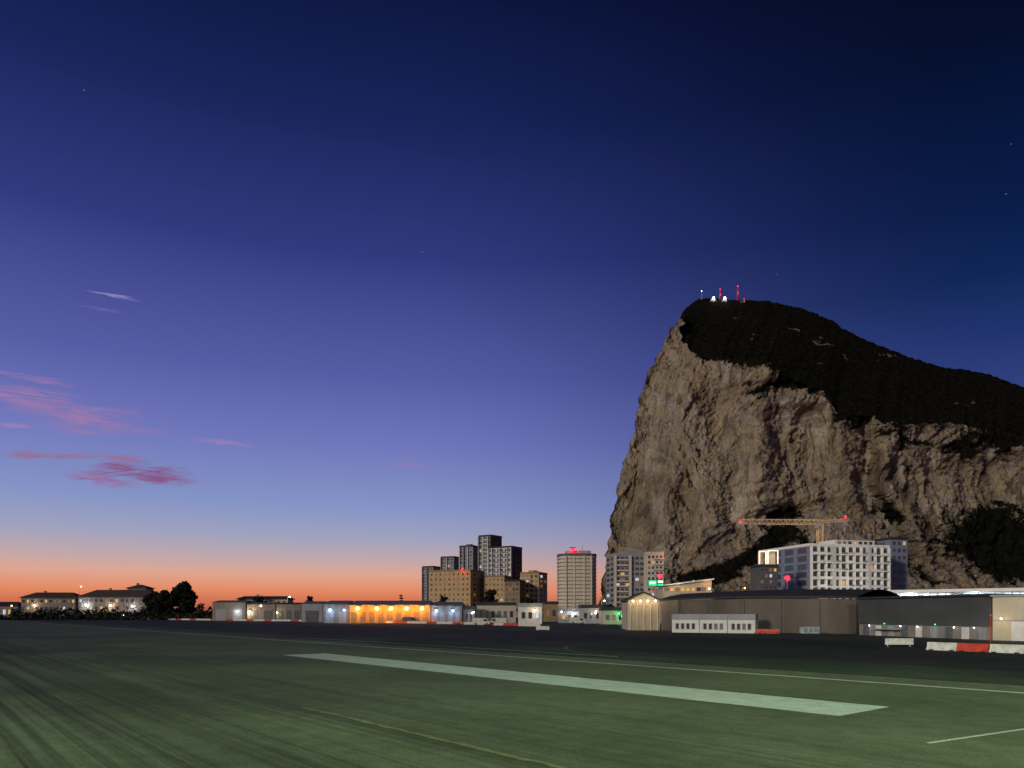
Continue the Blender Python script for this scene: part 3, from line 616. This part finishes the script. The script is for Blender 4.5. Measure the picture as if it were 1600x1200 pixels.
tower('pale apartment block with dark balconies at the foot of the cliff',960,1008,868,455,6,22,greyc,12,6,2,'L',lit=.12,balc=(.08,.44,pale),fm=greyc,roofm=greyc,piers=[(.02,1.2,pale),(.5,1.4,pale),(.98,1.0,pale)],wf=.7)
t=tower('cream edged apartment block joined to the right of the darker balconied one',1010,1037,866,450,0,20,pale,12,4,0,'L',lit=.15,balc=(.4,1,cream),fm=greyc,plant=False,roofm=cream)
light(t,(6,-4,38),(1,.35,.2),500)
# big apartment building
ap=tower('large apartment building with pale grid facade and blue grey end wall',1265,1388,853,420,14,50,greyc,9,11,4,'L',bluegrey,lit=.06,fm=dgrey,name='apartment_building',cat='apartment building',roofm=whiteb,wf=.64,hf=.6,over=.5)
A,B=rot_pts(1265,1388,420,14); _,_,wA=frame2(A,B); hA=HT(853,420)
cw=(wA-1)/11; fh=hA/9
for j in range(12):
    if j in (3,8): MB().box(-wA/2+.5+cw*j-1.1,-wA/2+.5+cw*j+1.1,-2.4,-.13,0,hA-.1).build('pilaster',white,ap)
    else: MB().box(-wA/2+.5+cw*j-.32,-wA/2+.5+cw*j+.32,-2.0,-.13,0,hA-.1).build('pilaster',whiteb,ap)
for i in range(9):
    MB().box(-wA/2,wA/2,-2.2,-2.003,fh*i-.3,fh*i+.3).box(-wA/2,wA/2,-2.0,-.13,fh*i-.2,fh*i+.05).build('balcony_slab',whiteb,ap)
    for j in range(11):
        if random.random()<.7: MB().box(-wA/2+.5+cw*j+.36,-wA/2+.5+cw*(j+1)-.36,-2.15,-2.05,fh*i+.303,fh*i+1.25).build('balcony_front',random.choice([whiteb,white,white,bluegrey]),ap)
pz=MB().box(-wA*.1,wA*.42,6,20,hA+1.6,hA+4.6).build('penthouse',whiteb,ap)
for j in range(8): window(pz,-wA*.1+3+j*3.6,6,hA+3,2,1.6,0,pick(.3))
light(ap,(-10,-26,8),(1,.93,.82),13000,1)  # unseen fill light added to brighten the pale facade
tower('slim blue grey stair tower at the right end of the large apartment building',1392,1418,843,455,10,22,bluegrey,11,3,1,'L',lit=.03,plant=False)
tower('plain dark apartment wing behind the blue grey end wall',1208,1226,872,480,0,18,dgrey,9,2,0,'L',lit=.1,plant=False)
t=tower('unfinished dark building with floodlit frames on its roof',1186,1216,886,400,0,14,dgrey,9,4,0,'L',lit=.3,name='unfinished_building',cat='building',plant=False)
z=HT(886,400)
for (x0,x1,h) in ((-5.2,-1.3,8.2),(-.6,5.2,8.6)):
    m=MB(); m.box(x0,x0+.45,-.2,.4,z+1.6,z+h).box(x1-.45,x1,-.2,.4,z+1.6,z+h).box(x0,x1,-.2,.4,z+h,z+h+.5); m.build('lit_frame',e_frame,t)  # frames given their own glow in place of floodlight falling on them
    m=MB(); m.box(x0+.45,x1-.45,3,3.3,z+1.6,z+h-.2).build('frame_wall',beige,t)
light(t,(0,-1,z+5),(1,.75,.5),900)
t=thing('beacon_post','tall slim post with red beacon before the blue grey end wall','post',GX(1230,330)); zz=HT(903,330); MB().tube((0,0,0),(0,0,zz-.8),.12).build('post',steel,t); lamp(t,(0,-.2,zz),'rd',1.2,900,'beacon')
# crane
d=500; zc=HT(816,d); xm=GX(1281,d).x; t=thing('tower_crane','long horizontal tower crane with lattice jib above the apartment building','crane',(xm,d,0))
def lattice(m,p,q,w_,k,r=.16):
    p=Vector(p);q=Vector(q); dr=(q-p).normalized(); u=Vector((0,0,1)) if abs(dr.z)<.5 else Vector((1,0,0)); v=dr.cross(u).normalized()
    cs=[u*w_/2+v*w_/2,u*w_/2-v*w_/2,-u*w_/2-v*w_/2,-u*w_/2+v*w_/2]
    for c in cs: m.tube(p+c,q+c,r,n=4)
    for i in range(k):
        a=p.lerp(q,i/k); b_=p.lerp(q,(i+1)/k)
        for j in range(4): m.tube(a+cs[j],b_+cs[(j+1)%4],r*.6,n=4); m.tube(a+cs[j],a+cs[(j+1)%4],r*.5,n=4)
m=MB(); lattice(m,(0,0,0),(0,0,zc-1.5),3.0,24,.34); m.build('mast',yel,t)
xl=GX(1155,d).x-xm; xr=GX(1326,d).x-xm
m=MB(); lattice(m,(2,0,zc),(xl,0,zc+.4),3.0,18,.2); m.build('jib',yel,t)
m=MB(); lattice(m,(-1,0,zc+.2),(xr,0,zc+1.6),1.6,9,.2); m.build('counter_jib',yel,t)
MB().box(xr-4,xr-1,-1.2,1.2,zc-3,zc+.5).build('counterweight',greyc,t)
MB().box(-4.2,-1.7,-2.6,.2,zc-4.4,zc-1.7).build('cab',greyc,t)
m=MB(); m.tube((-20,0,zc-1.6),(-20,0,zc-13),.08,n=4).box(-20.4,-19.6,-.3,.3,zc-14,zc-13); m.build('hook',black,t)
lamp(t,(xl,-1.9,zc+.3),'rd',.7,200,'beacon'); lamp(t,(xr-3,-1.6,zc+3.6),'rd',.9,300,'beacon')
light(t,(-25,-14,zc-4),(1,.75,.5),1500,1); light(t,(-6,-12,zc-6),(1,.85,.7),1200,1)  # unseen fill lights added so the dim jib shows up
# ---------------------------------------------------------------- terminal wedge + sign
A,B=GX(1036,250),GX(1112,250); c,rz,w_=frame2(A,B); t=thing('terminal_building','white lit wedge roofed building between the green sign and the cliff','building',c,rz); h0=HT(911,250);h1=HT(906,250)
MB().prism([(-w_/2,0),(w_/2,0),(w_/2,h1),(-w_/2,h0-1.5)],0,16).build('wall',beige,t)
MB().prism([(-w_/2-1.5,h0-1.2),(w_/2+.5,h1+.02),(w_/2+.5,h1+.5),(-w_/2-1.5,h0-.8)],-1.2,17).build('roof',white,t)
for j in range(8): window(t,-w_/2+1.2+j*(w_-2)/8,0,h1-3.2,1.3,1.2,0,random.choice([litw,litd,glass]))
light(t,(-4,-4,h1-1),(1,.75,.5),450); light(t,(w_/2-1,-3,h1-1.5),(1,.5,.2),300)
lamp(t,(w_/2-1,-.8,h1-3),'wm',.25,0)
c=GX(1025,238); t=thing('lit_sign','green and white lit sign on a post beside the wedge roofed building','sign',c); zz=HT(911,238)
MB().tube((0,.3,0),(0,.3,zz),.2).build('post',steel,t); MB().box(-2.6,2.6,0,.4,zz-1.1,zz+1.1).build('frame',black,t)
MB().box(-2.4,.2,-.08,-.003,zz-.9,zz+.9).box(.5,2.4,-.08,-.003,zz-.9,zz-.2).build('sign_face',e_sign,t)
MB().box(-2.0,-.2,-.14,-.083,zz-.2,zz+.4).box(.6,2.3,-.08,-.003,zz+.1,zz+.8).build('letter_panel',e_signw,t)
t=thing('beacon_post','slim post with a bright red beacon above the green sign','post',GX(1031,262)); zz=HT(900,262); MB().tube((0,0,0),(0,0,zz-.6),.12).build('post',steel,t); lamp(t,(0,-.2,zz),'rd',.8,300,'beacon')
# ---------------------------------------------------------------- hangars
A,B=rot_pts(981,1031,152,-4); c,rz,w_=frame2(A,B); h=HT(938,150); hr=HT(926,150)
t=thing('hangar','beige gable fronted hangar with tall lit doors','hangar',c,rz)
MB().prism([(-w_/2,-.2),(w_/2,-.2),(w_/2,h),(0,hr),(-w_/2,h)],0,16).build('wall',beige,t)
m=MB(); m.prism([(-w_/2-.4,h-.15),(0,hr+.03),(0,hr+.3),(-w_/2-.4,h+.15)],-.5,16.3); m.prism([(.003,hr+.03),(w_/2+.4,h-.15),(w_/2+.4,h+.15),(.003,hr+.3)],-.5,16.3); m.build('roof',roofd,t)
for i in range(4):
    x=-w_/2+.5+(w_-1)/4*(i+.5); MB().box(x-(w_-1)/8+.06,x+(w_-1)/8-.06,-.14,-.003,0,h*.86).build('door',beigedoor,t)
for i in range(5):
    x=-w_/2+.5+(w_-1)/4*i; MB().box(x-.1,x+.1,-.35,-.16,0,h*.9).build('door_post',cream,t)
for i in range(4): lamp(t,(-w_/2+1+i*(w_-2)/3,-.7,h-.1),'wm',.18,60)
P0=GX(1033,150); P1=GX(1338,124); c,rz,w_=frame2(P0,P1); hh=6.1
t=thing('hangar','long brownish hangar with low dark curved roof','hangar',c,rz)
NA=24; m=MB(); depth=26
for i in range(NA+1):
    u=i/NA; x=-w_/2+w_*u; y=-2.2*math.sin(PI*u)
    m.v+=[(x,y,-.2),(x,y,hh-.25+.35*math.sin(PI*u))]
for i in range(NA): m.f.append((2*i,2*i+2,2*i+3,2*i+1))
b0=len(m.v); m.v+=[(-w_/2,depth,-.2),(-w_/2,depth,hh),(w_/2,depth,-.2),(w_/2,depth,hh)]; m.f+=[(0,1,b0+1,b0),(2*NA,b0+2,b0+3,2*NA+1),(b0,b0+1,b0+3,b0+2)]
m.build('wall',corrb,t)
m=MB()
for i in range(NA+1):
    u=i/NA; x=-w_/2-.3+(w_+.6)*u; y=-2.2*math.sin(PI*u)-.5; z=hh-.2+.35*math.sin(PI*u)
    m.v+=[(x,y,z),(x,y,z+.35)]+[(x,y+(depth-y)*k/6,z+.35+1.5*math.sin(PI*k/6)) for k in range(1,7)]
K=8
for i in range(NA):
    for k in range(K-1): a=i*K+k; m.f.append((a,a+K,a+K+1,a+1))
m.build('roof',roofd,t)
for u in (.12,.3,.5,.68,.85):
    x=-w_/2+w_*u; y=-2.2*math.sin(PI*u); MB().box(x-.12,x+.12,y-.22,y-.03,0,hh-.1).build('downpipe',dgrey,t)
P0=GX(1341,119); P1=GX(1549,96); c,rz,w_=frame2(P0,P1); h=5.75
t=thing('hangar','dark grey corrugated hangar with pale doors and small lights along its base','hangar',c,rz)
MB().box(-w_/2,w_/2,0,22,1.75,h).build('wall',corr,t)
MB().box(-w_/2+.05,w_/2-.05,.15,21.8,-.2,1.745).build('plinth_wall',dimw,t)
MB().prism([(-w_/2-.3,h+.01),(w_/2+.3,h+.01),(w_/2+.3,h+.3),(-w_/2-.3,h+.3)],-.35,22.3).build('roof',roofd,t)
for i in range(9):
    x=-w_/2+1.6+i*(w_-3)/8; dd=MB().box(x-.55,x+.55,.03,.147,0,1.6).build('door',[dgrey,white,greyc][i%3],t); MB().box(x+.3,x+.42,-.02,.028,.75,.85).build('door_handle',steel,dd)
for i,k in enumerate(('wh','gr','wh','wm','gr','wh','wh')):
    x=-w_/2+2.5+i*(w_-5)/6; lamp(t,(x,-.1,1.55 if k!='gr' else 1.9),k,.07,5)
MB().box(-w_/2+4,-w_/2+9,-.9,-.003,1.0,1.12).build('awning',greyc,t)
P0=GX(1551,95.5); P1=GX(1720,86); c,rz,w_=frame2(P0,P1)
t=thing('hangar','beige walled hangar end at the right edge beside the dark corrugated one','hangar',c,rz)
MB().box(-w_/2,w_/2,0,20,-.2,5.6).build('wall',beige,t); MB().box(-w_/2-.2,w_/2+.2,-.3,20.2,5.61,5.85).build('roof',greyc,t)
dd=MB().box(-w_/2+2.2,-w_/2+4.2,-.12,-.003,0,2.4).build('door',white,t); MB().box(-w_/2+3.9,-w_/2+4.0,-.17,-.123,1,1.15).build('door_handle',steel,dd)
MB().box(-w_/2,w_/2,-.08,-.003,2.5,2.65).build('trim',greyc,t); lamp(t,(-w_/2+1.2,-.5,2.8),'wm',.12,50); lamp(t,(-w_/2+5,-.5,4.5),'wh',.12,50)
P0=GX(1352,190); P1=GX(1760,165); c,rz,w_=frame2(P0,P1); zt=HT(919,180)
t=thing('terminal_building','long white canopy building with bright strip lights above the hangars','terminal building',c,rz)
MB().box(-w_/2,w_/2,2,20,-.2,zt-1).build('wall',whiteb,t); MB().prism([(-w_/2-1,zt-.9),(w_/2+1,zt-.9),(w_/2+1,zt),(-w_/2-1,zt-.3)],-1,21).build('roof',whiteb,t)
for i in range(16):
    x=-w_/2+1+i*(w_-2)/15
    if random.random()<.8: MB().box(x-1.4,x+random.uniform(.4,1.6),1.8,1.95,zt-1.9,zt-1.35).build('strip_light',e_strip,t)
    MB().tube((x,0,0),(x,0,zt-.95),.12).build('column',steel,t)
for x in (-30,-16,-2,12): light(t,(x,-.2,zt-2.2),(.7,.85,1),450)
for i,(a,b_,lb) in enumerate(((1050,1092,'white portable cabin at the left end of the cabin row'),(1093,1136,'white portable cabin in the middle of the cabin row'),(1137,1180,'white portable cabin at the right end of the cabin row'))):
    A=GX(a,134-i*2.2); B=GX(b_,131.8-i*2.2); t=block('portable_cabin',lb,'cabin',A,B,2.3,2.4,white,1,4,0,wf=.45,hf=.4,lit=.1,plant=False,rooft_=.12,over=.06,roofm=greyc)
# ---------------------------------------------------------------- small things
def barrier_thing(m_,label,group):
    t=thing('barrier',label,'barrier',(0,0,0),0,group)
    MB().prism([(-.28,0),(.28,0),(.28,.15),(.12,.34),(.09,.76),(-.09,.76),(-.12,.34),(-.28,.15)],-1.38,1.38).build('body',m_,t)
    MB().box(-.3,.3,-1.1,-.7,.001,.1).box(-.3,.3,.7,1.1,.001,.1).build('foot',black,t); return t
BL={'r':('red plastic barrier in the long barrier row along the taxiway','red barriers along the taxiway'),'w':('white plastic barrier in the long barrier row along the taxiway','white barriers along the taxiway')}
proto={'r':barrier_thing(redp,*BL['r']),'w':barrier_thing(whitep,*BL['w'])}; used={'r':0,'w':0}
def putb(k,p,rz,label=None):
    o=proto[k] if not used[k] else copytree(proto[k]); used[k]=1; o.location=p; o.rotation_euler=(0,0,rz)
    if label:
        o['label']=label
        if 'group' in o: del o['group']
def row(pts,seq,sp=2.8):
    i=0
    for a,b_ in zip(pts,pts[1:]):
        L=(b_-a).length; k=int(L/sp); dr=(b_-a).normalized(); rz=math.atan2(dr.y,dr.x)-PI/2
        for j in range(k):
            p=a+dr*(sp*(j+.5)); c=seq[i%len(seq)]; i+=1
            if c!=' ': putb(c,p,rz)
row([G(0-120,965.6),G(250,968.5),G(480,971.2),G(720,975.5),G(850,979.5)],'wwwrrwwrrrwwwwrrwwwrrww')
row([G(1070,988),G(1235,990.5)],'wrwwrrwrw')
a=G(1450,1015.5); b_=G(1600,1021.5); dr=(b_-a).normalized(); rz=math.atan2(dr.y,dr.x)-PI/2; st=(b_-a).length/3
for i,(k,lb) in enumerate((('w','large white barrier at the left end of the near right row'),('r','large red barrier between two white ones at the near right'),('w','large white barrier at the right edge of the picture'))):
    putb(k,a+dr*st*(i+.5),rz,lb)
def board(px,py,w_,h,label):
    t=thing('sign_board',label,'sign board',G(px,py)); MB().box(-w_/2,w_/2,-.05,.05,.25,.25+h).build('panel',whitep,t)
    for x in (-w_*.4,w_*.4): MB().box(x-.05,x+.05,.052,.12,0,h).build('leg',steel,t); MB().box(x-.2,x+.2,-.3,.3,0.001,.05).build('foot',black,t)
board(1405,1011,2.9,.65,'blank white board on the taxiway, nearest the right hangar'); board(848,986,2.6,.7,'small blank white board standing alone mid picture')
t=thing('equipment_cabinet','white equipment cabinet with grey panels at the foot of the long hangar','cabinet',G(1267,991)); MB().box(-1.4,1.4,0,1.2,.15,1.15).build('body',whitep,t)
for x in (-.9,0,.9): MB().box(x-.38,x+.38,-.05,-.003,.25,1.05).build('door',bluegrey,t)
MB().box(-1.5,1.5,-.1,1.3,1.16,1.24).build('lid',greyc,t); MB().box(-1.3,1.3,.1,1.1,0,.149).build('base',black,t)
def post(px,d,pytop,k,label,power=700,r=.35):
    t=thing('street_lamp',label,'street lamp',GX(px,d)); h=HT(pytop,d); MB().tube((0,0,0),(0,0,h),.16,.09,7).build('pole',steel,t)
    MB().tube((0,0,h),(1.2,-.3,h+.2),.07,.05,5).build('arm',steel,t); lamp(t,(1.2,-.4,h-.2),k,r,power,'lamp_head')
post(124,430,916,'wm','tall floodlight post in front of the tiled house',400,.25)
post(404,330,946,'wm','short lamp post by the small pale shed',400,.4)
post(449,360,932,'wm','lamp post to the right of the lit low building',300,.35)
post(732,245,957,'wh','lamp post beside the tiny dark kiosk',200,.22)
post(872,255,955,'wh','lamp post in front of the small brown building',200,.22)
post(925,245,957,'wh','lamp post before the low grey building',200,.22)
post(966,225,962,'gr','short green lit lamp post left of the beige hangar',350,.35)
post(940,330,938,'wm','lamp post at the left foot of the cliff',300,.3)
post(190,385,961,'wm','small low lamp on the grass below the tiled house',60,.25)
post(16,470,946,'wm','lamp post by the farthest left house',200,.3)
post(1080,420,908,'wm','lamp post on the road under the cliff behind the wedge roofed building',600,.4)
post(1160,400,918,'or','orange lamp post under the cliff left of the unfinished building',900,.3)
t=thing('windsock_pole','thin striped pole standing before the beige hangar end','pole',GX(1548,90)); MB().tube((0,0,0),(0,0,3.2),.06).build('pole',redp,t); MB().ball((0,0,3.25),.1).build('cap',whitep,t)
def van(px,py,rz,label,body=None):
    t=thing('parked_van',label,'van',G(px,py),rz)
    MB().prism([(-2.5,.35),(2.5,.35),(2.5,1.0),(2.2,1.15),(1.6,1.95),(1.3,2.1),(-2.4,2.1),(-2.5,1.9)],-.95,.95).build('body',body or whitep,t)
    for x in (-1.6,1.6):
        for y in (-.95,.95):
            w_=MB().tube((x,y-.1,.36),(x,y+.1,.36),.36,n=14).build('wheel',tyre,t); MB().tube((x,y-.12,.36),(x,y+.12,.36),.18,n=8).build('rim',steel,w_)
    for y in (-.97,.97): MB().prism([(.7,1.15),(1.95,1.15),(1.45,1.8),(.7,1.8)],y-.01,y+.01).build('side_window',glass,t)
    MB().poly([(2.23,-.8,1.17),(2.23,.8,1.17),(1.64,.8,1.93),(1.64,-.8,1.93)]).build('windscreen',glass,t)
    for y in (-.7,.7): MB().box(2.5,2.54,y-.12,y+.12,.7,.88).build('headlight',whitep,t)
van(752,977,0,'white van parked below the low beige flat building'); van(778,976.5,PI,'white van parked right of another van, nearer the white cube building')
van(902,975,.1,'white van parked near the foot of the round tower'); van(640,973.5,0,'dark van parked in front of the orange lit workshop',dgrey)
